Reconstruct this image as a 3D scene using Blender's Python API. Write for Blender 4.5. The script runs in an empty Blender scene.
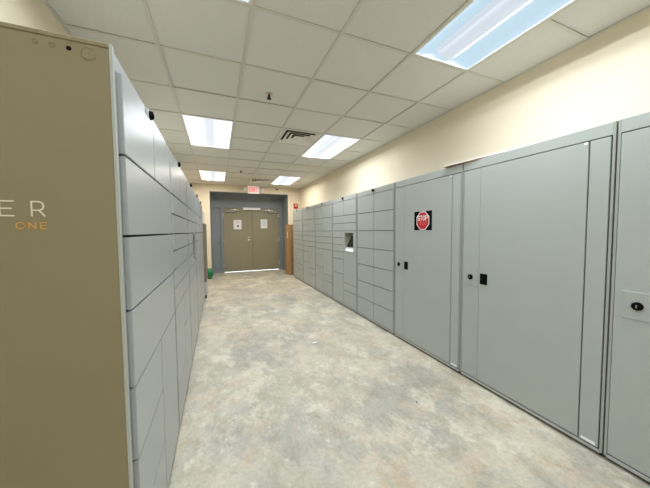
import bpy, bmesh, math, random
from mathutils import Vector, Matrix
random.seed(7)
S = bpy.context.scene
COL = S.collection

# ------------------------------------------------------------------ camera
yaw, pitch, roll = .3856, .0492, -.008
fw = Vector((math.sin(yaw)*math.cos(pitch), math.cos(yaw)*math.cos(pitch), -math.sin(pitch)))
r0 = fw.cross(Vector((0, 0, 1))).normalized(); u0 = r0.cross(fw)
cr, sr = math.cos(roll), math.sin(roll)
R_ = cr*r0 + sr*u0; U_ = -sr*r0 + cr*u0
cam_d = bpy.data.cameras.new('camera'); cam = bpy.data.objects.new('camera', cam_d); COL.objects.link(cam)
CZ = 1.35
m = Matrix((R_, U_, -fw)).transposed().to_4x4(); m.translation = Vector((0, 0, CZ))
cam.matrix_world = m
cam_d.sensor_width = 36; cam_d.lens = 264.4/650*36; cam_d.clip_start = .02
S.camera = cam

# ------------------------------------------------------------------ world, exposure
w = bpy.data.worlds.new('daylight outside'); S.world = w; w.use_nodes = True
w.node_tree.nodes['Background'].inputs[0].default_value = (.9, .95, 1, 1)
w.node_tree.nodes['Background'].inputs[1].default_value = 4.0
S.view_settings.view_transform = 'Standard'; S.view_settings.look = 'None'
S.view_settings.gamma = 1; S.view_settings.exposure = 0.0
TUBE_W = 14.5            # watts of each fluorescent tube

# ------------------------------------------------------------------ materials
def mat(name, col, rough=.5, metal=0., emit=None, es=0., spec=.5, noise=None, bump=None, coat=0):
    m = bpy.data.materials.new(name); m.use_nodes = True
    nt = m.node_tree; b = nt.nodes['Principled BSDF']
    b.inputs['Base Color'].default_value = (*col, 1)
    b.inputs['Roughness'].default_value = rough; b.inputs['Metallic'].default_value = metal
    b.inputs['Specular IOR Level'].default_value = spec
    if coat: b.inputs['Coat Weight'].default_value = coat
    if emit: b.inputs['Emission Color'].default_value = (*emit, 1); b.inputs['Emission Strength'].default_value = es
    tc = nt.nodes.new('ShaderNodeTexCoord')
    if noise:
        sc, amt = noise
        n = nt.nodes.new('ShaderNodeTexNoise'); n.inputs['Scale'].default_value = sc; n.inputs['Detail'].default_value = 5
        nt.links.new(tc.outputs['Object'], n.inputs['Vector'])
        mr = nt.nodes.new('ShaderNodeMapRange'); mr.inputs['From Min'].default_value = .3; mr.inputs['From Max'].default_value = .7
        mr.inputs['To Min'].default_value = 1-amt; mr.inputs['To Max'].default_value = 1+amt
        nt.links.new(n.outputs['Fac'], mr.inputs['Value'])
        mx = nt.nodes.new('ShaderNodeVectorMath'); mx.operation = 'SCALE'; mx.inputs[0].default_value = col
        nt.links.new(mr.outputs[0], mx.inputs['Scale']); nt.links.new(mx.outputs[0], b.inputs['Base Color'])
    if bump:
        sc, st = bump
        n = nt.nodes.new('ShaderNodeTexNoise'); n.inputs['Scale'].default_value = sc; n.inputs['Detail'].default_value = 6
        nt.links.new(tc.outputs['Object'], n.inputs['Vector'])
        bp = nt.nodes.new('ShaderNodeBump'); bp.inputs['Strength'].default_value = st; bp.inputs['Distance'].default_value = .002
        nt.links.new(n.outputs['Fac'], bp.inputs['Height']); nt.links.new(bp.outputs[0], b.inputs['Normal'])
    return m

M = {}
M['locker'] = mat('grey powder coat', (.395, .42, .40), .42, noise=(3, .02), bump=(420, .05))
M['locker_l'] = mat('grey powder coat glossy', (.39, .41, .41), .33, noise=(3, .02), bump=(420, .04))
M['frame'] = mat('grey locker frame', (.34, .355, .33), .45)
M['gap'] = mat('locker gap shadow', (.045, .04, .032), .7)  # core seen between doors, shadow of the gaps put into its colour
M['taupe'] = mat('taupe powder coat', (.23, .197, .118), .42, noise=(2, .03), bump=(300, .08))
M['black'] = mat('black plastic', (.006, .006, .006), .7, spec=.03)
M['blackrub'] = mat('black rubber', (.02, .02, .02), .7)
M['chrome'] = mat('brushed steel', (.85, .80, .68), .3, 1)
M['wall'] = mat('cream wall paint', (.76, .67, .515), .75, noise=(1.2, .02), bump=(60, .08))
M['tile'] = mat('mineral fibre ceiling tile', (.70, .69, .63), .9, noise=(60, .03), bump=(150, .3))
M['tbar'] = mat('ceiling grid paint', (.62, .60, .52), .5)
M['void'] = mat('dark light seal', (.05, .05, .05), .9)
M['reflector'] = mat('lit troffer reflector', (.06, .06, .06), .4, emit=(.62, .84, 1.0), es=.82)
M['reflector_r'] = mat('lit troffer reflector far', (.06, .06, .06), .4, emit=(.90, .97, 1.0), es=1.12)
M['reflector_w'] = mat('lit troffer reflector warm', (.06, .06, .06), .4, emit=(1., .93, .84), es=1.12)
M['whitemetal'] = mat('white enamel', (.85, .87, .88), .35)
M['bluegrey'] = mat('blue grey door frame paint', (.225, .255, .27), .42, noise=(2, .05))
M['olive'] = mat('olive door paint', (.27, .245, .155), .45, noise=(2, .05))
M['paper'] = mat('white paper', (.85, .85, .85), .7)
M['ink'] = mat('grey ink', (.35, .36, .42), .8)
M['darkink'] = mat('dark ink', (.08, .08, .12), .8)
M['red'] = mat('red sign print', (.52, .008, .015), .45)
M['pink'] = mat('pale red print', (.70, .13, .13), .5)
M['white'] = mat('white print', (.85, .85, .85), .5)
M['gold'] = mat('gold lettering', (.60, .33, .06), .5)
M['offwhite'] = mat('off white lettering', (.72, .68, .58), .5)
M['alarm'] = mat('red alarm plastic', (.45, .02, .02), .35)
M['strobe'] = mat('strobe lens', (.8, .8, .8), .15)
M['exitface'] = mat('exit sign face', (.8, .8, .78), .5, emit=(1, .93, .85), es=.25)
M['exitred'] = mat('lit red exit letters', (.8, .05, .04), .5, emit=(1, .06, .05), es=.9)
M['card'] = mat('brown cardboard', (.34, .195, .085), .8, noise=(6, .10))
M['cardlight'] = mat('white board', (.75, .72, .66), .7)
M['tape'] = mat('packing tape', (.42, .25, .10), .3)
M['green'] = mat('green plastic film', (.01, .22, .07), .4, noise=(25, .3))
M['vent'] = mat('vent enamel', (.82, .79, .72), .5)
M['ventdark'] = mat('vent duct dark', (.03, .028, .025), .8)
M['screen'] = mat('dark glass screen', (.01, .01, .012), .08)
M['kiosk'] = mat('kiosk recess lining', (.45, .44, .34), .5)
M['cabdark'] = mat('brown grey cabinet', (.20, .175, .125), .5)
M['cablight'] = mat('pale cabinet base', (.50, .49, .45), .4)
M['outside'] = mat('pale outside concrete', (.75, .75, .73), .9)
M['dirt'] = mat('dark grit', (.05, .045, .04), .9)

def floor_mat():
    m = bpy.data.materials.new('worn concrete floor'); m.use_nodes = True; nt = m.node_tree; N = nt.nodes; L = nt.links
    b = N['Principled BSDF']; tc = N.new('ShaderNodeTexCoord')
    def noise(sc, det, rough=.6, dist=0, off=(0, 0, 0), st=(1, 1, 1)):
        mp = N.new('ShaderNodeMapping'); mp.inputs['Location'].default_value = off; mp.inputs['Scale'].default_value = st
        L.new(tc.outputs['Object'], mp.inputs['Vector'])
        n = N.new('ShaderNodeTexNoise'); n.inputs['Scale'].default_value = sc; n.inputs['Detail'].default_value = det
        n.inputs['Roughness'].default_value = rough; n.inputs['Distortion'].default_value = dist
        L.new(mp.outputs[0], n.inputs['Vector']); return n.outputs['Fac']
    def ramp(f, a, c, bb=1.0, lo=0.0):
        r = N.new('ShaderNodeMapRange'); r.interpolation_type = 'SMOOTHSTEP'
        r.inputs['From Min'].default_value = a; r.inputs['From Max'].default_value = c
        r.inputs['To Min'].default_value = lo; r.inputs['To Max'].default_value = bb; L.new(f, r.inputs['Value']); return r.outputs[0]
    def mix(f, a, c, mode='MIX'):
        x = N.new('ShaderNodeMix'); x.data_type = 'RGBA'; x.blend_type = mode
        if hasattr(f, 'links'): L.new(f, x.inputs[0])
        else: x.inputs[0].default_value = f
        for v, i in ((a, 6), (c, 7)):
            if isinstance(v, tuple): x.inputs[i].default_value = (*v, 1)
            else: L.new(v, x.inputs[i])
        return x.outputs[2]
    ST = (1, .7, 1)
    base = mix(ramp(noise(1.1, 9, .70, .1), .40, .60), (.50, .47, .385), (.62, .56, .44))
    base = mix(ramp(noise(1.9, 10, .72, .1, (5, 2, 0), ST), .48, .59, .75), base, (.405, .39, .345))     # grey worn areas
    base = mix(ramp(noise(2.8, 10, .74, .1, (11, 7, 0), ST), .50, .61, .75), base, (.73, .68, .55))     # whitish patches
    base = mix(ramp(noise(2.4, 10, .72, .1, (2, 17, 0)), .55, .63, .65), base, (.58, .46, .335))         # tan stains
    base = mix(ramp(noise(8, 10, .75, .1, (1, 1, 7), ST), .44, .62, .6), base, (.74, .71, .64), 'MULTIPLY')
    base = mix(ramp(noise(4.5, 10, .75, .1, (4, 21, 7), ST), .60, .67, .5), base, (.52, .49, .44), 'MULTIPLY')
    base = mix(ramp(noise(6, 12, .8, .1, (14, 3, 7), ST), .58, .66, .55), base, (.78, .745, .65))
    base = mix(ramp(noise(40, 6, .75, 0, (3, 3, 3)), .38, .66, .35), base, (.6, .58, .54), 'MULTIPLY')
    L.new(base, b.inputs['Base Color'])
    L.new(ramp(noise(2.5, 6, .6, .4, (9, 9, 9)), .35, .65, .62, .38), b.inputs['Roughness'])
    b.inputs['Specular IOR Level'].default_value = .45
    bp = N.new('ShaderNodeBump'); bp.inputs['Strength'].default_value = .25; bp.inputs['Distance'].default_value = .004
    L.new(noise(14, 8, .7), bp.inputs['Height']); L.new(bp.outputs[0], b.inputs['Normal'])
    return m
M['floor'] = floor_mat()

# ------------------------------------------------------------------ mesh helpers
class MB:
    def __init__(s): s.bm = bmesh.new(); s.mats = []
    def mi(s, m):
        if m not in s.mats: s.mats.append(m)
        return s.mats.index(m)
    def box(s, x0, x1, y0, y1, z0, z1, m='locker', bev=0, seg=1, rot=None, piv=None):
        r = bmesh.ops.create_cube(s.bm, size=1); vs = r['verts']
        for v in vs: v.co = Vector(((x0+x1)/2+v.co.x*(x1-x0), (y0+y1)/2+v.co.y*(y1-y0), (z0+z1)/2+v.co.z*(z1-z0)))
        fs = list({f for v in vs for f in v.link_faces})
        idx = s.mi(m)
        for f in fs: f.material_index = idx
        if bev:
            es = list({e for v in vs for e in v.link_edges})
            rr = bmesh.ops.bevel(s.bm, geom=es, offset=bev, segments=seg, affect='EDGES', clamp_overlap=True)
            vs = list({v for f in rr['faces'] for v in f.verts} | {v for v in vs if v.is_valid})
            for v in vs:
                for f in v.link_faces: f.material_index = idx
        if rot is not None:
            p = Vector(piv or ((x0+x1)/2, (y0+y1)/2, (z0+z1)/2))
            for v in vs: v.co = p + rot @ (v.co-p)
        return s
    def cyl(s, c, axis, r, h, m, n=20, r2=None):
        q = Vector((0, 0, 1)).rotation_difference(Vector(axis).normalized()).to_matrix().to_4x4()
        rr = bmesh.ops.create_cone(s.bm, cap_ends=True, segments=n, radius1=r, radius2=r if r2 is None else r2, depth=h, matrix=Matrix.Translation(c) @ q)
        idx = s.mi(m)
        for v in rr['verts']:
            for f in v.link_faces: f.material_index = idx
        return s
    def ball(s, c, r, m, sc=(1, 1, 1), n=16):
        rr = bmesh.ops.create_uvsphere(s.bm, u_segments=n, v_segments=n//2+2, radius=r, matrix=Matrix.Translation(c) @ Matrix.Diagonal((*sc, 1)))
        idx = s.mi(m)
        for v in rr['verts']:
            for f in v.link_faces: f.material_index = idx; f.smooth = True
        return s
    def loft(s, rings, m, close=True, caps=True, smooth=False):
        idx = s.mi(m); R = [[s.bm.verts.new(p) for p in ring] for ring in rings]; n = len(R[0])
        for a, b in zip(R, R[1:]):
            for i in range(n if close else n-1):
                f = s.bm.faces.new((a[i], a[(i+1) % n], b[(i+1) % n], b[i])); f.material_index = idx; f.smooth = smooth
        if caps and close:
            for rg in (R[0], R[-1]):
                f = s.bm.faces.new(rg); f.material_index = idx
        return s
    def build(s, name, parent=None, recalc=True):
        if recalc: bmesh.ops.recalc_face_normals(s.bm, faces=s.bm.faces)
        me = bpy.data.meshes.new(name); 
        o = bpy.data.objects.new(name, me)
        loc = Vector((0, 0, 0))
        if s.bm.verts:
            xs = [v.co.x for v in s.bm.verts]; ys = [v.co.y for v in s.bm.verts]; zs = [v.co.z for v in s.bm.verts]
            loc = Vector(((min(xs)+max(xs))/2, (min(ys)+max(ys))/2, min(zs)))
        for v in s.bm.verts: v.co -= loc
        s.bm.to_mesh(me); s.bm.free()
        for k in s.mats: me.materials.append(M[k])
        COL.objects.link(o); o.location = loc
        if parent is not None:
            o.parent = parent
            pw = parent['_w'] if '_w' in parent else (0, 0, 0)
            o.location = loc - Vector(pw)
        o['_w'] = tuple(loc)
        return o

def thing(name, label, cat, loc, group=None):
    o = bpy.data.objects.new(name, None); COL.objects.link(o); o.location = loc; o.empty_display_size = .1
    o['_w'] = tuple(loc); return tag(o, label, cat, group)
def tag(o, label, cat, group=None):
    o['label'] = label; o['category'] = cat
    if group: o['group'] = group
    return o
def struct(mb, name): o = mb.build(name); o['kind'] = 'structure'; return o

# room numbers (z measured from the floor)
XL, XR, YB, YF, H = -.93, 2.56, -2.525, 8.47, 2.741
AX0, AX1, AZ, AY = -.187, 2.15, 2.54, 9.33      # door alcove
LF, RF = -.285, 2.06                             # front planes of the two locker rows

# ------------------------------------------------------------------ structure
struct(MB().box(XL-.1, XR+.1, YB-.1, 9.30, -.1, 0, 'floor'), 'floor')
struct(MB().box(-1.5, 3.2, 9.30, 13, -.1, -.002, 'outside'), 'floor_outside')
struct(MB().box(XL-.1, XL, YB, YF, 0, 3.0, 'wall'), 'wall_left')
struct(MB().box(XR, XR+.1, YB, YF, 0, 3.0, 'wall'), 'wall_right')
struct(MB().box(XL-.1, XR+.1, YB-.1, YB, 0, 3.0, 'wall'), 'wall_back')
wf = MB()
wf.box(XL-.1, AX0, YF, AY+.12, 0, 3.0, 'wall').box(AX1, XR+.1, YF, AY+.12, 0, 3.0, 'wall').box(AX0, AX1, YF, AY+.12, AZ, 3.0, 'wall')
struct(wf, 'wall_far')
# alcove lining painted blue grey
al = MB()
al.box(AX0, AX0+.012, YF-.004, AY-.03, 0, AZ, 'bluegrey').box(AX1-.012, AX1, YF-.004, AY-.03, 0, AZ, 'bluegrey').box(AX0+.012, AX1-.012, YF-.004, AY-.03, AZ-.012, AZ, 'bluegrey')
struct(al, 'trim_1')
# ceiling: light seal slab, tiles, grid
gx = [XL]+[-.373+.61*i for i in range(5)]+[XR]
gy = [1.745+.61*j for j in range(-7, 12)]; gy[-1] = YF
lights = []   # (x cell start, y start)
for x0 in (-.373, 1.457):
    for y0 in (-2.525, .525, 3.575, 6.625): lights.append((x0, y0))
vents = [(.847, 3.575), (.847, 7.235)]
def in_light(x, y): return any(a-.01 < x < a+.6 and b-.01 < y < b+1.21 for a, b in lights)
def in_vent(x, y): return any(abs(x-a) < .05 and abs(y-b) < .05 for a, b in vents)
ct = MB()
for i in range(len(gx)-1):
    for j in range(len(gy)-1):
        if in_light(gx[i], gy[j]) or in_vent(gx[i], gy[j]): continue
        dz = random.uniform(.001, .006)
        ct.box(gx[i]+.001, gx[i+1]-.001, gy[j]+.001, gy[j+1]-.001, H+dz, H+dz+.015, 'tile')
struct(ct, 'ceiling')
struct(MB().box(XL-.1, XR+.1, YB-.1, AY+.12, 3.0, 3.1, 'void'), 'ceiling_light_seal')  # unseen, added to keep sky light from leaking in between the tiles
tb = MB()
for x in gx[1:-1]: tb.box(x-.012, x+.012, YB, YF, H-.004, H, 'tbar')
for i in range(len(gx)-1):
    for y in gy[1:-1]:
        if in_light(gx[i], y-.61) and in_light(gx[i], y): continue
        a, b = gx[i]+(.012 if i else 0), gx[i+1]-(.012 if i < len(gx)-2 else 0)
        tb.box(a, b, y-.012, y+.012, H-.004, H, 'tbar')
struct(tb, 'trim_2')
an = MB()   # wall angle
an.box(XL, XL+.02, YB, YF, H-.005, H, 'tbar').box(XR-.02, XR, YB, YF, H-.005, H, 'tbar').box(XL+.02, XR-.02, YF-.02, YF, H-.005, H, 'tbar')
struct(an, 'trim_3')

# door frame with transom and side panels
DX0, DX1, DH = .183, 2.010, 2.135
mid = (DX0+DX1)/2
fr = MB()
for a, b in ((AX0+.012, AX0+.062), (DX0-.07, DX0), (DX1, DX1+.07), (AX1-.062, AX1-.012)):
    fr.box(a, b, 9.28, AY+.045, 0, DH-.0005 if a in (DX0-.07, DX1) else AZ-.012, 'bluegrey', .003)
fr.box(AX0+.062, AX1-.062, 9.28, AY+.045, DH, DH+.075, 'bluegrey', .003)
fr.box(AX0+.062, AX1-.062, 9.305, AY, DH+.075, AZ-.012, 'bluegrey')
fr.box(AX0+.062, DX0-.07, 9.345, AY+.04, .10, DH, 'bluegrey').box(DX1+.07, AX1-.062, 9.345, AY+.04, .10, DH, 'bluegrey')
fr.box(AX0+.062, DX0-.07, 9.29, AY+.044, 0, .101, 'bluegrey').box(DX1+.07, AX1-.062, 9.29, AY+.044, 0, .101, 'bluegrey')
for a, b in ((DX0-.01, DX0+.02), (DX1-.02, DX1+.01), (mid-.025, mid+.025)): fr.box(a, b, 9.327, 9.36, .022, DH, 'bluegrey')
fr.box(DX0-.01, DX1+.01, 9.327, 9.36, DH-.02, DH+.03, 'bluegrey')
struct(fr, 'trim_4')
mid = (DX0+DX1)/2
def leaf(name, a, b):
    d = MB(); d.box(a, b, 9.285, 9.325, .022, DH-.004, 'olive', .002)
    o = struct(d, name); return o
d1 = leaf('door_1', DX0+.004, mid-.003); d2 = leaf('door_2', mid+.003, DX1-.004)
# hardware
kn = MB(); kx, kz = mid-.115, 1.055
kn.cyl((kx, 9.281, kz), (0, 1, 0), .045, .008, 'chrome').cyl((kx, 9.262, kz), (0, 1, 0), .013, .04, 'chrome').ball((kx, 9.225, kz), .034, 'chrome', (1, .8, 1))
kn.build('door_knob', d1)
lk = MB(); lk.cyl((kx, 9.279, kz+.10), (0, 1, 0), .02, .012, 'chrome'); lk.build('deadbolt', d1)
for d, s, x in ((d1, 1, DX0+.06), (d2, -1, DX1-.06)):
    c = MB(); a, b = sorted((x+s*.02, x+s*.30)); c.box(a, b, 9.21, 9.284, DH-.145, DH-.085, 'frame', .006); c.build('door_closer', d)
    c = MB(); a, b = sorted((x+s*.16, x+s*.44)); c.box(a, b, 9.13, 9.15, DH-.080, DH-.065, 'chrome', .003, rot=Matrix.Rotation(s*.25, 3, 'Z')); c.box(x+s*.30-.03, x+s*.30+.03, 9.13, 9.279, DH-.085, DH-.045, 'chrome', .004); c.build('closer_arm', d)
# meeting stile red mark strip
mg = MB(); mg.box(mid-.29, mid+.28, 9.21, 9.279, DH-.062, DH+.012, 'whitemetal', .004)
tag(mg.build('magnetic_lock'), 'white bar shaped magnetic lock fixed at the top where the two doors meet', 'door lock')
# hinges
for d, x in ((d1, DX0), (d2, DX1)):
    for z in (.25, 1.07, 1.9):
        h = MB(); h.cyl((x, 9.277, z), (0, 0, 1), .008, .10, 'chrome', 10); h.build('hinge', d)

def notice(cx, cz, wd, ht, spot, label):
    t = thing('paper_notice', label, 'notice', (cx, 9.283, cz-ht/2), 'paper notices taped to the double doors')
    MB().box(cx-wd/2, cx+wd/2, 9.2825, 9.2845, cz-ht/2, cz+ht/2, 'paper').build('sheet', t)
    p = MB(); random.seed(3)
    for k in range(9 if not spot else 4):
        ww = wd*random.uniform(.25, .38); z = cz+ht*.36-k*.022*ht/.3
        p.box(cx-ww, cx+ww, 9.2815, 9.2825, z-.003, z+.003, 'ink')
    if spot: p.cyl((cx+.01, 9.282, cz-.05), (0, 1, 0), .035, .001, 'darkink', 14)
    p.build('print', t)
notice(.628, 1.35+.235, .25, .31, True, 'white letter sheet with a dark round spot low on it, on the left door leaf')
notice(1.497, 1.35+.262, .225, .31, False, 'white letter sheet of plain grey lines, taped on the right door leaf')

# ------------------------------------------------------------------ stroke letters
GL = {
 'E': [[(1, 1), (0, 1), (0, 0), (1, 0)], [(0, .5), (.85, .5)]],
 'R': [[(0, 0), (0, 1), (.6, 1), (.85, .9), (.93, .7), (.85, .5), (.6, .4), (0, .4)], [(.55, .4), (.98, 0)]],
 'N': [[(0, 0), (0, 1), (1, 0), (1, 1)]],
 'O': [[(.5+.5*math.cos(a*math.pi/8), .5+.5*math.sin(a*math.pi/8)) for a in range(17)]],
 'X': [[(0, 0), (1, 1)], [(0, 1), (1, 0)]], 'I': [[(.5, 0), (.5, 1)]], 'T': [[(0, 1), (1, 1)], [(.5, 1), (.5, 0)]],
 'S': [[(1, .85), (.8, 1), (.2, 1), (0, .85), (0, .65), (.2, .52), (.8, .48), (1, .35), (1, .15), (.8, 0), (.2, 0), (0, .15)]],
 'P': [[(0, 0), (0, 1), (.7, 1), (1, .85), (1, .6), (.7, .45), (0, .45)]],
}
def letter(mb, ch, org, ux, uz, un, wd, ht, th, m, dep=.0008):
    """org lower left, ux/uz/un unit vectors (across, up, out of surface)"""
    idx = mb.mi(m)
    kk = 0
    for pl in GL[ch]:
        P = [(a*wd, b*ht) for a, b in pl]
        for (ax, ay), (bx, by) in zip(P, P[1:]):
            d = Vector((bx-ax, by-ay)); L = d.length; d /= L; n = Vector((-d.y, d.x))*th/2; e = d*th*.35
            q = [Vector((ax, ay))-e-n, Vector((bx, by))+e-n, Vector((bx, by))+e+n, Vector((ax, ay))-e+n]
            lo = [mb.bm.verts.new(org+ux*p.x+uz*p.y) for p in q]; hi = [mb.bm.verts.new(org+ux*p.x+uz*p.y+un*dep*(1+.12*(kk % 3))) for p in q]; kk += 1
            fs = [mb.bm.faces.new(hi), mb.bm.faces.new(lo[::-1])]+[mb.bm.faces.new((lo[i], lo[(i+1) % 4], hi[(i+1) % 4], hi[i])) for i in range(4)]
            for f in fs: f.material_index = idx
VX, VY, VZ = Vector((1, 0, 0)), Vector((0, 1, 0)), Vector((0, 0, 1))

# ------------------------------------------------------------------ ceiling lights
def troffer(x0, y0, ref, tint, label, k):
    x1, y1 = x0+.61, y0+1.22
    t = thing('ceiling_light', label, 'ceiling light', ((x0+x1)/2, (y0+y1)/2, H), 'recessed fluorescent ceiling lights')
    f = MB(); a = .012
    X0, X1, Y0, Y1 = x0+a, x1-a, y0+a, y1-a
    for bx in ((X0, X0+.014, Y0, Y1), (X1-.014, X1, Y0, Y1), (X0+.014, X1-.014, Y0, Y0+.014), (X0+.014, X1-.014, Y1-.014, Y1)):
        f.box(bx[0], bx[1], bx[2], bx[3], H-.003, H+.004, 'whitemetal')
    f.build('frame', t)
    X0 += .014; X1 -= .014; Y0 += .014; Y1 -= .014; cx = (X0+X1)/2; bw = .105
    for s in (-1, 1):
        r = MB(); e0 = X0 if s < 0 else X1; e1 = cx+s*bw; n = 10
        top = [(e0+(e1-e0)*i/n, H+.001+.078*math.sin(math.pi*(.70*i/n))) for i in range(n+1)]
        ring = lambda y: [Vector((p[0], y, p[1])) for p in top]+[Vector((p[0], y, p[1]+.004)) for p in reversed(top)]
        r.loft([ring(Y0), ring(Y1)], ref, smooth=False)
        r.build('reflector', t)
    e = MB()     # sloped end plates
    for ya, yb in ((Y0, Y0+.02), (Y1-.02, Y1)): e.box(X0, X1, ya, yb, H+.086, H+.09, 'whitemetal').box(X0, X1, ya if ya == Y0 else yb-.003, ya+.003 if ya == Y0 else yb, H+.004, H+.086, ref)
    e.box(X0, X1, Y0+.02, Y1-.02, H+.09, H+.094, 'whitemetal')
    e.build('housing', t)
    b = MB(); n = 12   # central lens basket
    prof = [(cx+bw*math.cos(math.pi*i/n), H+.055-.048*math.sin(math.pi*i/n)) for i in range(n+1)]
    ring = lambda y: [Vector((p[0], y, p[1])) for p in prof]+[Vector((p[0], y, p[1]+.006)) for p in reversed(prof)]
    b.loft([ring(Y0+.03), ring(Y1-.03)], 'basket', smooth=False)
    if ref != 'reflector': b.mats = ['basket_far']
    bo = b.build('lens_basket', t)
    if k >= 0:
        for s in (-1, 1):
            ld = bpy.data.lights.new('fluorescent_tube', 'AREA'); ld.shape = 'RECTANGLE'; ld.size = .022; ld.size_y = 1.10
            ld.energy = TUBE_W; ld.color = tint
            lo = bpy.data.objects.new('fluorescent_tube', ld); COL.objects.link(lo); lo.parent = t
            lo.location = (s*(bw+.016), 0, .03)
M['basket_far'] = mat('perforated lens far', (.06, .06, .06), .5, emit=(.80, .87, .93), es=.95)
M['basket'] = mat('perforated lens', (.06, .06, .06), .5, emit=(.72, .80, .90), es=.85)
cool, neu, warm = (.84, .92, 1.), (.90, .95, 1.), (1., .95, .88)
LL = {(-.373, -2.525): 'ceiling light over the left side behind the viewpoint', (1.457, -2.525): 'ceiling light over the right side behind the viewpoint',
 (-.373, .525): 'rectangular ceiling light cut by the top edge, above the near left lockers',
 (1.457, .525): 'largest bluish ceiling light, nearest, above the right lockers with large doors',
 (-.373, 3.575): 'bright bluish white ceiling light halfway down the left side of the ceiling',
 (1.457, 3.575): 'bright white ceiling light right beside the larger square air vent',
 (-.373, 6.625): 'small warm white ceiling light at the far left, near the door wall',
 (1.457, 6.625): 'small white ceiling light at the far right, near the door wall'}
for (x0, y0) in lights:
    far = y0 > 5
    ref = 'reflector' if y0 < 1 else ('reflector_w' if (far and x0 < 0) else 'reflector_r')
    troffer(x0, y0, ref, cool if y0 < 1 else (warm if far else neu), LL[(x0, y0)], 0)

# ------------------------------------------------------------------ vents
def vent(x0, y0, label):
    t = thing('air_vent', label, 'air vent', (x0+.305, y0+.305, H), 'square ceiling air vents')
    f = MB(); a = .013; cx, cy = x0+.305, y0+.305
    def ring(mb, ro, ri, zo, zi, m, th=.003):
        R = [(ro, zo), (ri, zi), (ri, zi+th), (ro, zo+th)]
        c = [(-1, -1), (1, -1), (1, 1), (-1, 1), (-1, -1)]
        rings = [[Vector((cx+p*sx, cy+p*sy, z)) for p, z in R] for sx, sy in c]
        mb.loft(rings, m, caps=False)
    ring(f, .292, .272, H-.002, H-.002, 'vent'); f.build('frame', t)
    for ro in (.270, .205, .140):
        l = MB(); ring(l, ro, ro-.052, H-.008, H+.020, 'vent'); l.build('louver', t)
    c = MB(); c.box(cx-.070, cx+.070, cy-.070, cy+.070, H-.004, H, 'vent'); c.build('centre_plate', t)
    d = MB(); d.box(cx-.275, cx+.275, cy-.275, cy+.275, H+.09, H+.10, 'ventdark')
    for s in (-1, 1):
        d.box(cx+s*.275-.003, cx+s*.275+.003, cy-.275, cy+.275, H+.002, H+.09, 'ventdark'); d.box(cx-.275, cx+.275, cy+s*.275-.003, cy+s*.275+.003, H+.002, H+.09, 'ventdark')
    d.build('duct_collar', t)
vent(*vents[0], 'square louvred ceiling vent beside the middle right ceiling light')
vent(*vents[1], 'small distant ceiling vent just above the red exit sign')

def sprinkler(x, y, label):
    t = thing('fire_sprinkler', label, 'sprinkler', (x, y, H), 'ceiling sprinkler heads')
    MB().cyl((x, y, H-.004), (0, 0, 1), .034, .008, 'chrome', 24).build('escutcheon', t)
    b = MB(); b.cyl((x, y, H-.018), (0, 0, 1), .012, .024, 'blackrub', 12)
    for s in (-1, 1): b.box(x+s*.014-.002, x+s*.014+.002, y-.003, y+.003, H-.045, H-.028, 'blackrub')
    b.cyl((x, y, H-.046), (0, 0, 1), .022, .004, 'blackrub', 16); b.build('sprinkler_head', t)
sprinkler(.521, 2.76, 'dark sprinkler head hanging from the ceiling, the nearer of two')
sprinkler(.535, 6.40, 'tiny distant sprinkler head between the two farthest ceiling lights')

# ------------------------------------------------------------------ exit sign, alarm, camera dome
t = thing('exit_sign', 'red lettered EXIT sign with two small lamps above the double doors', 'exit sign', (1.06, YF-.03, H-.225))
b = MB(); b.box(.89, 1.235, YF-.065, YF-.005, H-.225, H-.006, 'exitface', .006); b.box(.97, 1.15, YF-.005, YF, H-.17, H-.06, 'exitface'); b.build('sign_body', t)
l = MB()
for i, ch in enumerate('EXIT'): letter(l, ch, Vector((.93+.07*i, YF-.066, H-.165)), VX, VZ, -VY, .045, .12, .018, 'exitred', .002)
l.build('lettering', t)
for x in (.80, 1.325):
    s = MB(); s.cyl((x, YF-.06, H-.10), (0, -1, -.15), .045, .06, 'whitemetal', 20, .055).box(min(x, 1.06) if x > 1 else x, max(x, 1.06) if x < 1 else x, YF-.03, YF-.015, H-.11, H-.09, 'whitemetal') if False else s.cyl((x, YF-.06, H-.10), (0, -1, -.15), .045, .06, 'whitemetal', 20, .055)
    a, c = sorted((x, .885 if x < 1 else 1.24)); s.box(a, c, YF-.04, YF-.02, H-.115, H-.095, 'whitemetal'); s.build('emergency_lamp', t)
t = thing('fire_alarm', 'small red fire alarm strobe on the wall above the far right lockers', 'fire alarm', (2.40, YF-.02, 2.10))
b = MB(); b.box(2.335, 2.465, YF-.045, YF, 2.095, 2.255, 'alarm', .006); b.build('alarm_body', t)
b = MB(); b.box(2.375, 2.425, YF-.062, YF-.045, 2.16, 2.225, 'strobe', .006); b.build('strobe_lens', t)
t = thing('security_camera', 'small dark dome camera on the far wall right of the exit sign', 'security camera', (1.79, YF-.03, 2.66))
MB().cyl((1.79, YF-.035, 2.715), (0, 0, 1), .045, .03, 'whitemetal').box(1.77, 1.81, YF-.035, YF, 2.70, 2.73, 'whitemetal').build('mount', t)
MB().ball((1.79, YF-.035, 2.70), .036, 'black').build('dome', t)

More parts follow.
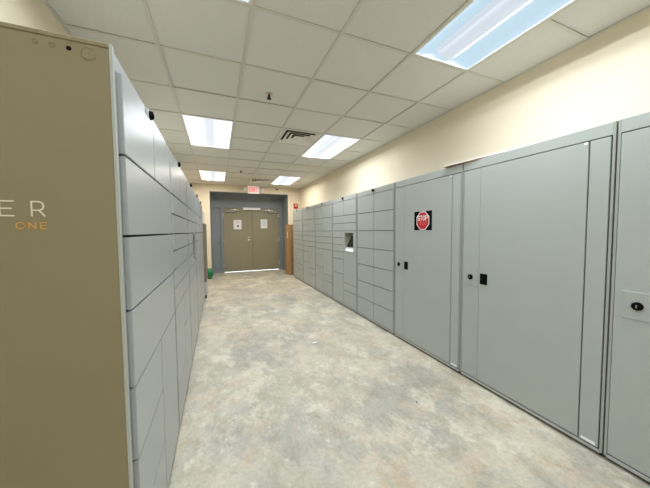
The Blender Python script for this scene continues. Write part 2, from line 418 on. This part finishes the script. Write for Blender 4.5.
# ------------------------------------------------------------------ lockers
ZR = {'top': 1.87, 'base': .045}
def lock_set(t, px, sgn, y, z, sc=1.):
    """square plate and round black lock; sgn +1 means the front looks to +X"""
    p = MB(); p.box(*sorted((px, px+sgn*.0045)), y-.057, y+.057, z-.075, z+.075, 'locker', .0012); po = p.build('lock_plate', t)
    c = MB(); c.cyl((px+sgn*.008, y, z), (sgn, 0, 0), .022, .012, 'black', 24).cyl((px+sgn*.016, y, z), (sgn, 0, 0), .013, .006, 'chrome' if False else 'black', 20)
    c.box(*sorted((px+sgn*.019, px+sgn*.0205)), y-.002, y+.002, z-.008, z+.008, 'chrome'); c.build('lock_cylinder', po)

def sensor(t, px, sgn, y, tz):
    s = MB(); s.box(*sorted((px, px+sgn*.012)), y-.026, y+.026, tz-.052, tz-.006, 'locker', .003)
    so = s.build('mount', t)
    b = MB(); b.cyl((px+sgn*.016, y, tz-.029), (sgn, 0, -.2), .020, .012, 'black', 18).ball((px+sgn*.020, y, tz-.030), .017, 'black', (.6, 1, 1))
    b.build('camera_eye', so)

def locker(y0, y1, side, doors, label, group, topz=1.947, vert=None, end_panel=False, kiosk=None, lockm='locker', bigs=None, sens=True):
    """side +1 = right row (front looks to -X), side -1 = left row (front looks to +X)."""
    if side > 0: F, back, sg = RF, XR-.012, -1
    else: F, back, sg = LF, XL+.012, 1
    t = thing('parcel_locker', label, 'locker', ((F+back)/2, (y0+y1)/2, 0), group)
    g = .002
    # casing: sides, top, back, floor plate, dark core behind the doors, toe
    depth_front = F - sg*.022
    c = MB()
    xa = lambda a, b: tuple(sorted((a, b)))
    c.box(*xa(F, back), y0+g, y0+g+.012, .03, topz-.001, 'frame')
    c.box(*xa(F, back), y1-g-.012, y1-g, .03, topz-.001, 'frame')
    c.box(*xa(F-sg*.01, back), y0+g+.012, y1-g-.012, topz-.015, topz-.001, 'frame')
    if kiosk:
        ka, kb, kz0, kz1 = kiosk
        inn = F-sg*.20
        c.box(*xa(depth_front, back), y0+g+.012, ka, .03, topz-.015, 'gap').box(*xa(depth_front, back), kb, y1-g-.012, .03, topz-.015, 'gap')
        c.box(*xa(depth_front, back), ka, kb, .03, kz0, 'gap').box(*xa(depth_front, back), ka, kb, kz1, topz-.015, 'gap').box(*xa(inn, back), ka, kb, kz0, kz1, 'kiosk')
    else:
        c.box(*xa(depth_front, back), y0+g+.012, y1-g-.012, .03, topz-.015, 'gap')
    c.box(*xa(F-sg*.03, back), y0+g, y1-g, .0, .03, 'blackrub')
    c.build('casing', t)
    # rails
    MB().box(*xa(F, F-sg*.02), y0+g+.012, y1-g-.012, ZR['top']+.004, topz-.001, lockm, .0015).build('header_rail', t)
    MB().box(*xa(F, F-sg*.02), y0+g+.012, y1-g-.012, .022, ZR['base']-.004, lockm, .0015).build('base_rail', t)
    if sens: sensor(t, F, sg, (y0+y1)/2 if vert is None else vert, topz)
    for d in doors:
        a, b, z0, z1 = d[:4]
        gg = .0035
        if side > 0: x0, x1 = F-.001, F+.019
        else: x0, x1 = F-.001+0, F+.018
        MB().box(x0, x1, a+gg, b-gg, z0+gg, z1-gg, lockm, .0022, 2).build('door', t)
    return t, F, sg

E_ = 1.35
def zz(v): return v+E_
def cells(y0, y1, ys, spec):
    """spec: list of (col, ztop, zbot) in camera-relative z; col N near, F far, W whole width"""
    a, b = y0+.018, y1-.018; o = []
    for c, zt, zb in spec:
        p, q = {'N': (a, ys), 'F': (ys, b), 'W': (a, b)}[c]
        o.append((p, q, zz(zb), zz(zt)))
    return o
T, B = .522, -1.303
# right row, near to far
GR = 'grey parcel lockers along the right wall'
def big(y0, y1, label, door_a, door_b, locky, handley, strip=True):
    """door_b far (latch) edge, door_a near (hinge) edge"""
    t, F, sg = locker(y0, y1, 1, [], label, GR, sens=False)
    d = MB(); d.box(F-.001, F+.019, door_a+.004, door_b-.001, zz(B)+.003, zz(T-.0035), 'locker', .002, 2); do = d.build('door', t)
    h = MB(); h.box(F-.004, F-.001, handley-.033, handley+.033, zz(-.462), zz(-.37), 'black', .0015)
    h.box(F-.007, F-.004, handley-.026, handley+.026, zz(-.455), zz(-.377), 'black', .001); h.build('pull_recess', do)
    f1 = MB(); f1.box(F, F+.019, door_b+.001, y1-.016, zz(B)+.003, zz(T-.004), 'locker', .0015); f1.build('lock_panel', t)
    f2 = MB(); f2.box(F, F+.019, y0+.0215, door_a-.002, zz(B)+.003, zz(T-.004), 'locker', .0015); f2.build('hinge_panel', t)
    lock_set(t, F, -1, locky, zz(-.413))
    MB().box(F-.0025, F, y0+.032, door_a-.012, zz(B)+.006, zz(B)+.024, 'whitemetal', .001).build('hinge_cover', t)
    MB().box(F-.0025, F-.001, door_a+.008, door_a+.026, zz(T)-.020, zz(T)-.008, 'whitemetal').build('corner_tab', do)
    return t
big(-.21, .768, 'tall grey locker with black lock cut off by the right edge', -.09, .575, .66, .525)
big(.772, 1.758, 'wide grey locker with one big blank door, black lock and pull, right foreground', .885, 1.585, 1.661, 1.54)
big(1.762, 2.745, 'tall grey locker with the square red and black stop sticker on its door', 1.875, 2.562, 2.654, 2.525)
rows = [T, .265, 0, -.262, -.521, -.784, -1.044, B]
y0, y1, ys = 2.755, 3.715, 3.23
locker(y0, y1, 1, cells(y0, y1, ys, [(c, rows[i], rows[i+1]) for i in range(7) for c in 'NF']),
       'grey locker with two columns of seven equal doors, beside the stop sticker locker', GR, vert=ys)
# kiosk locker
y0, y1, ys = 3.725, 4.69, 4.21
kb = (3.835, 4.160, zz(-.367), zz(-.030))
tK, F, sg = locker(y0, y1, 1, cells(y0, y1, ys, [('N', T, .268), ('F', T, .268), ('W', .268, .134), ('W', .134, 0), ('F', 0, -.122), ('F', -.122, -.25), ('F', -.25, -.378),
       ('F', -.378, -.512), ('F', -.512, -.776), ('F', -.776, B), ('N', -.378, -.915), ('N', -.915, -1.047), ('N', -1.047, B)]),
       'grey locker on the right with an open recessed touchscreen bay', GR, vert=ys, kiosk=kb)
p = MB(); a, b, z0, z1 = kb; ya, yb, za, zb = y0+.018, ys-.002, zz(-.376), zz(-.003)
p.box(F-.001, F+.019, ya, a, za, zb, 'locker').box(F-.001, F+.019, b, yb, za, zb, 'locker').box(F-.001, F+.019, a, b, za, z0, 'locker').box(F-.001, F+.019, a, b, z1, zb, 'locker')
p.box(F-.004, F-.001, a-.012, a, z0-.012, z1+.012, 'cablight').box(F-.004, F-.001, b, b+.012, z0-.012, z1+.012, 'cablight').box(F-.004, F-.001, a, b, z1, z1+.012, 'cablight').box(F-.004, F-.001, a, b, z0-.012, z0, 'cablight')
po = p.build('touchscreen_panel', tK)
l = MB(); l.box(F+.019, F+.198, a+.001, a+.006, z0, z1, 'kiosk').box(F+.019, F+.198, b-.006, b-.001, z0, z1, 'kiosk').box(F+.019, F+.198, a+.006, b-.006, z1-.006, z1-.001, 'kiosk').box(F+.019, F+.198, a+.006, b-.006, z0+.001, z0+.006, 'whitemetal')
l.build('recess_lining', po)
def slab(mb, pa, pb, y0, y1, th, m):      # sloping slab, profile from pa to pb in XZ
    d = Vector((pb[0]-pa[0], pb[1]-pa[1])).normalized(); n = Vector((-d.y, d.x))*th
    pr = [Vector(pa), Vector(pb), Vector(pb)+n, Vector(pa)+n]
    mb.loft([[Vector((q.x, y, q.y)) for q in pr] for y in (y0, y1)], m)
s = MB(); slab(s, (F+.006, z0+.012), (F+.155, z0+.28), a+.008, b-.012, .012, 'whitemetal'); so = s.build('screen_bezel', po)
s = MB(); slab(s, (F+.0195+.008, z0+.085), (F+.130, z0+.270), a+.03, b-.05, .0165, 'screen')
s.build('screen', so)
# three finely divided lockers
base_far = [('F', -.378, -.505), ('F', -.505, -.77), ('F', -.77, B), ('N', -.378, -.893), ('N', -.893, -1.028), ('N', -1.028, B)]
y0, y1, ys = 4.70, 5.665, 5.19
locker(y0, y1, 1, cells(y0, y1, ys, [('N', T, .270), ('F', T, .270), ('N', .270, 0), ('F', .27, .15), ('F', .15, 0), ('W', 0, -.12), ('W', -.12, -.25), ('W', -.25, -.378)]+base_far),
       'third grey locker from the far end of the right row, small flat doors', GR, vert=ys)
y0, y1, ys = 5.675, 6.60, 6.15
locker(y0, y1, 1, cells(y0, y1, ys, [('W', T, .285), ('N', .285, 0), ('F', .285, .155), ('F', .155, 0), ('W', 0, -.115), ('W', -.115, -.243), ('W', -.243, -.37)]+[(c, max(-.37, z) if z == -.378 else z, zb) for c, z, zb in base_far]),
       'second grey locker from the far end of the right row', GR, vert=ys)
y0, y1, ys = 6.61, 7.56, 7.10
locker(y0, y1, 1, cells(y0, y1, ys, [('W', T, .29), ('N', .29, 0), ('F', .29, .16), ('F', .16, 0), ('W', 0, -.11), ('W', -.11, -.235), ('W', -.235, -.355), ('W', -.355, -.495), ('F', -.495, -.77), ('F', -.77, B), ('N', -.495, -.893), ('N', -.893, -1.028), ('N', -1.028, B)]),
       'farthest grey locker of the right row, beside the tall cardboard box', GR, vert=ys)

# stop sticker
t = thing('stop_sticker', 'square black sticker with a red octagonal STOP sign on the tall right locker door', 'sticker', (RF-.001, 2.257, 1.35))
sy0, sy1, sz0, sz1 = 2.125, 2.389, 1.35, 1.555
MB().box(RF-.0022, RF-.0012, sy0, sy1, sz0, sz1, 'black').build('backing', t)
cy, cz = (sy0+sy1)/2, (sz0+sz1)/2
def octo(mb, ry, rz, x, m):
    pts = [(cy+ry*math.cos(math.pi/8+k*math.pi/4)/math.cos(math.pi/8), cz+rz*math.sin(math.pi/8+k*math.pi/4)/math.cos(math.pi/8)) for k in range(8)]
    mb.loft([[Vector((xx, a, b)) for a, b in pts] for xx in (x, x+.0005)], m)
o = MB(); octo(o, .095, .099, RF-.0028, 'white'); o.build('octagon_border', t)
o = MB(); octo(o, .086, .090, RF-.0034, 'red'); o.build('octagon', t)
l = MB()
for i, ch in enumerate('STOP'): letter(l, ch, Vector((RF-.0034, cy+.073-.0385*i, cz+.006)), -VY, VZ, -VX, .029, .046, .008, 'white', .0005)
for k, (wy, zc) in enumerate(((.068, -.012), (.06, -.026), (.05, -.040))):
    n = 9-k
    for j in range(n):
        yc = cy+wy-(2*wy)*(j+.5)/n; l.box(RF-.0039, RF-.0034, yc-wy/n*.7, yc+wy/n*.7, cz+zc-.004, cz+zc+.003, 'pink')
l.build('lettering', t)

# ------------------------------------------------------------------ left row
GLF = 'grey parcel lockers along the left wall'
def left(y0, y1, ys, spec, label, kiosk=None):
    return locker(y0, y1, -1, cells(y0, y1, ys, spec), label, GLF, topz=1.912, vert=ys-.03 if y0 < 2 else ys, lockm='locker_l', kiosk=kiosk)
ZR['top'] = 1.35+.505; TL = .505
tl, F, sg = left(1.014, 1.935, 1.475, [('N', TL, .248), ('F', TL, .248), ('W', .248, -.012), ('W', -.012, -.257), ('W', -.257, -.518), ('N', -.518, -.77), ('N', -.77, -1.03), ('N', -1.03, B), ('F', -.518, B)],
     'nearest grey locker of the left row, its taupe side panel facing the viewer')
# its side panel
p = MB(); p.box(XL+.012, LF-.001, .996, 1.013, .02, 1.898, 'taupe', .0012)
p.box(XL+.012, LF-.001, .9945, 1.013, 1.8985, 1.9115, 'taupe', .002)
po = p.build('side_panel', tl)
e = MB(); e.box(LF-.001, LF+.007, .996, 1.0135, .02, 1.9115, 'locker', .0005); e.build('edge_trim', tl)
for x, z, r, mm, dark in ((-.451, .528, .0065, 'taupe', 0), (-.416, .527, .0075, 'taupe', 0), (-.379, .526, .006, 'black', 1), (-.335, .521, .018, 'taupe', 0)):
    h = MB()
    if dark: h.cyl((x, .9955, zz(z)), (0, 1, 0), r, .001, 'black', 20)
    else:
        # pressed knock-out: a thin raised ring round a shallow disc
        n = 28; rings = []
        for k in range(n+1):
            a = 2*math.pi*k/n
            rings.append([Vector((x+rr*math.cos(a), yy, zz(z)+rr*math.sin(a))) for rr, yy in ((r, .9962), (r-.0004, .9948), (r-.0016, .9946), (r-.002, .9962))])
        h.loft(rings, 'taupe', caps=False); h.cyl((x, .9959, zz(z)), (0, 1, 0), r*.8, .0006, 'taupe', 24)
    h.build('knockout', po)
for ch, lx in (('E', -.5435), ('R', -.4790)):
    L_ = MB(); letter(L_, ch, Vector((lx, .9958, zz(.0487))), VX, VZ, -VY, .0275, .040, .0036, 'offwhite'); L_.build('raised_letter', po)
L_ = MB()
for ch, x, wv in (('O', -.513, .0185), ('N', -.4865, .0140), ('E', -.4620, .0125)): letter(L_, ch, Vector((x, .9958, zz(.0135))), VX, VZ, -VY, wv, .0165, .0028, 'gold')
L_.build('gold_lettering', po)
fine = [('F', -.375, -.51), ('F', -.51, -.77), ('F', -.77, B), ('N', -.375, -.51), ('N', -.51, -1.03), ('N', -1.03, B)]
left(1.94, 2.90, 2.42, [('N', TL, .25), ('F', TL, .25), ('W', .25, .12), ('W', .12, -.012), ('W', -.012, -.125), ('W', -.125, -.252), ('W', -.252, -.375)]+fine,
     'second grey locker of the left row, with narrow stacked drawer-like doors')
kl = (3.46, 3.76, zz(-.35), zz(-.03))
tK2, F, sg = left(2.905, 3.865, 3.40, [('N', TL, .25), ('F', TL, .25), ('W', .25, .12), ('W', .12, -.012), ('N', -.012, -.125), ('N', -.125, -.252), ('N', -.252, -.375)]+fine,
     'third grey locker of the left row, with a dark slot of a screen recess', kiosk=kl)
a, b, z0, z1 = kl; ya, yb, za, zb = 3.402, 3.847, zz(-.373), zz(-.014)
p = MB(); p.box(F-.001, F+.018, ya, a, za, zb, 'locker_l').box(F-.001, F+.018, b, yb, za, zb, 'locker_l').box(F-.001, F+.018, a, b, za, z0, 'locker_l').box(F-.001, F+.018, a, b, z1, zb, 'locker_l')
po = p.build('touchscreen_panel', tK2)
s = MB(); slab(s, (F-.012, z0+.012), (F-.17, z0+.25), a+.012, b-.012, -.012, 'whitemetal'); s.build('screen_bezel', po)
s = MB(); slab(s, (F-.020, z0+.055), (F-.140, z0+.230), a+.045, b-.045, -.018, 'screen'); s.build('screen', po)
left(3.87, 4.83, 4.36, [('N', TL, .25), ('F', TL, .25), ('W', .25, .12), ('W', .12, -.012), ('W', -.012, -.125), ('W', -.125, -.252), ('W', -.252, -.375)]+fine,
     'second grey locker from the far end of the left row')
left(4.835, 5.80, 5.33, [('N', TL, .25), ('F', TL, .25), ('W', .25, -.012), ('W', -.012, -.252), ('W', -.252, -.51), ('N', -.51, -.77), ('N', -.77, B), ('F', -.51, B)],
     'farthest grey locker of the left row, nearest the green bag')

# ------------------------------------------------------------------ cabinet beyond the left row
t = thing('storage_cabinet', 'narrow brown grey cabinet edge with pale base and black foot past the left lockers', 'cabinet', (-.55, 6.15, 0))
MB().box(-.88, -.225, 5.86, 6.45, .33, 1.52, 'cabdark', .006).build('body', t)
MB().box(-.88, -.228, 5.865, 6.445, .055, .325, 'cablight', .006).build('base', t)
MB().box(-.60, -.262, 5.90, 6.40, 1.522, 1.78, 'whitemetal', .01).build('top_box', t)
for x in (-.83, -.27):
    for y in (5.90, 6.38): MB().cyl((x, y, .0275), (0, 0, 1), .033, .055, 'blackrub', 16).build('foot', t)

# ------------------------------------------------------------------ green bag
g = MB(); random.seed(11); n = 22; rings = []
prof = [(.035, .0), (.055, .015), (.06, .05), (.088, .10), (.080, .15), (.095, .18), (.070, .215), (.050, .24), (.040, .27), (.018, .28)]
for r, z in prof:
    rings.append([Vector((-.235+(r*(1+random.uniform(-.28, .28)))*math.cos(2*math.pi*k/n), 8.25+(r*(1+random.uniform(-.28, .28)))*math.sin(2*math.pi*k/n), z+(random.uniform(-.006, .006) if z > 0 else 0))) for k in range(n)])
t = thing('plastic_bag', 'small crumpled green plastic bag on the floor left of the far doors', 'bag', (-.235, 8.25, 0))
for rg in rings:
    for v in rg: v.z += .022
g.loft(rings, 'green', smooth=True); g.build('sack', t)
MB().cyl((-.235, 8.25, .012), (0, 0, 1), .045, .024, 'blackrub', 16).build('base_disc', t)

# ------------------------------------------------------------------ tall cardboard box
t = thing('cardboard_box', 'tall brown cardboard box standing at the far end of the right lockers', 'box', (2.2, 7.95, 0))
rot = Matrix.Rotation(math.radians(10), 3, 'Z'); pv = (2.05, 7.88, 0)
b = MB(); b.box(2.05, 2.37, 7.88, 8.26, 0, 1.555, 'card', .004, rot=rot, piv=pv); b.build('carton', t)
tp = MB(); tp.box(2.0488, 2.0498, 8.04, 8.10, .0, 1.5545, 'tape', rot=rot, piv=pv); tp.build('tape', t)
sk = MB()
for z0_, z1_ in ((1.24, 1.30), (1.32, 1.42)): sk.box(2.0475, 2.0485, 8.045, 8.085, z0_-.1, z1_-.1, 'paper', rot=rot, piv=pv)
sk.build('shipping_label', t)

# ------------------------------------------------------------------ board lying on the right lockers
bd = MB(); rz = Matrix.Rotation(math.radians(-6.2), 3, 'Z')
bd.box(2.018, 2.36, 1.20, 1.945, 1.9475, 1.9515, 'card').box(2.018, 2.36, 1.20, 1.945, 1.9515, 1.966, 'cardlight')
piv = Vector((2.018, 1.945, 1.9475))
for v in bd.bm.verts: v.co = piv + rz.inverted() @ (v.co-piv)
tag(bd.build('cardboard_sheet'), 'flat white topped cardboard sheet lying on the right lockers, corner overhanging', 'cardboard')

# ------------------------------------------------------------------ litter
sc_ = MB(); random.seed(5)
g4 = [[sc_.bm.verts.new((1.02+i*.018+j*.006, 2.93+j*.018, .001+random.uniform(0, .006))) for i in range(4)] for j in range(3)]
sc_.mi('paper')
for j in range(2):
    for i in range(3): sc_.bm.faces.new((g4[j][i], g4[j][i+1], g4[j+1][i+1], g4[j+1][i]))
so = sc_.build('paper_scrap'); tag(so, 'tiny crumpled white paper scrap in the middle of the floor', 'litter')
sm = so.modifiers.new('thickness', 'SOLIDIFY'); sm.thickness = .001; sm.offset = 1
so_loc = None
for k, (x, y, r, lab) in enumerate(((1.711, 2.059, .007, 'small dark crumb on the floor beside the big door lockers, farthest of three'),
      (1.458, 1.817, .005, 'smallest dark crumb on the floor, middle of three'), (1.414, 1.596, .008, 'dark crumb on the open floor, nearest of three'))):
    d = MB(); d.ball((x, y, r*.45), r, 'dirt', (1, .7, .45), 8)
    random.seed(k)
    for v in d.bm.verts: v.co += Vector((random.uniform(-1, 1), random.uniform(-1, 1), 0))*r*.15
    tag(d.build('debris_crumb'), lab, 'litter', 'dark crumbs on the floor')
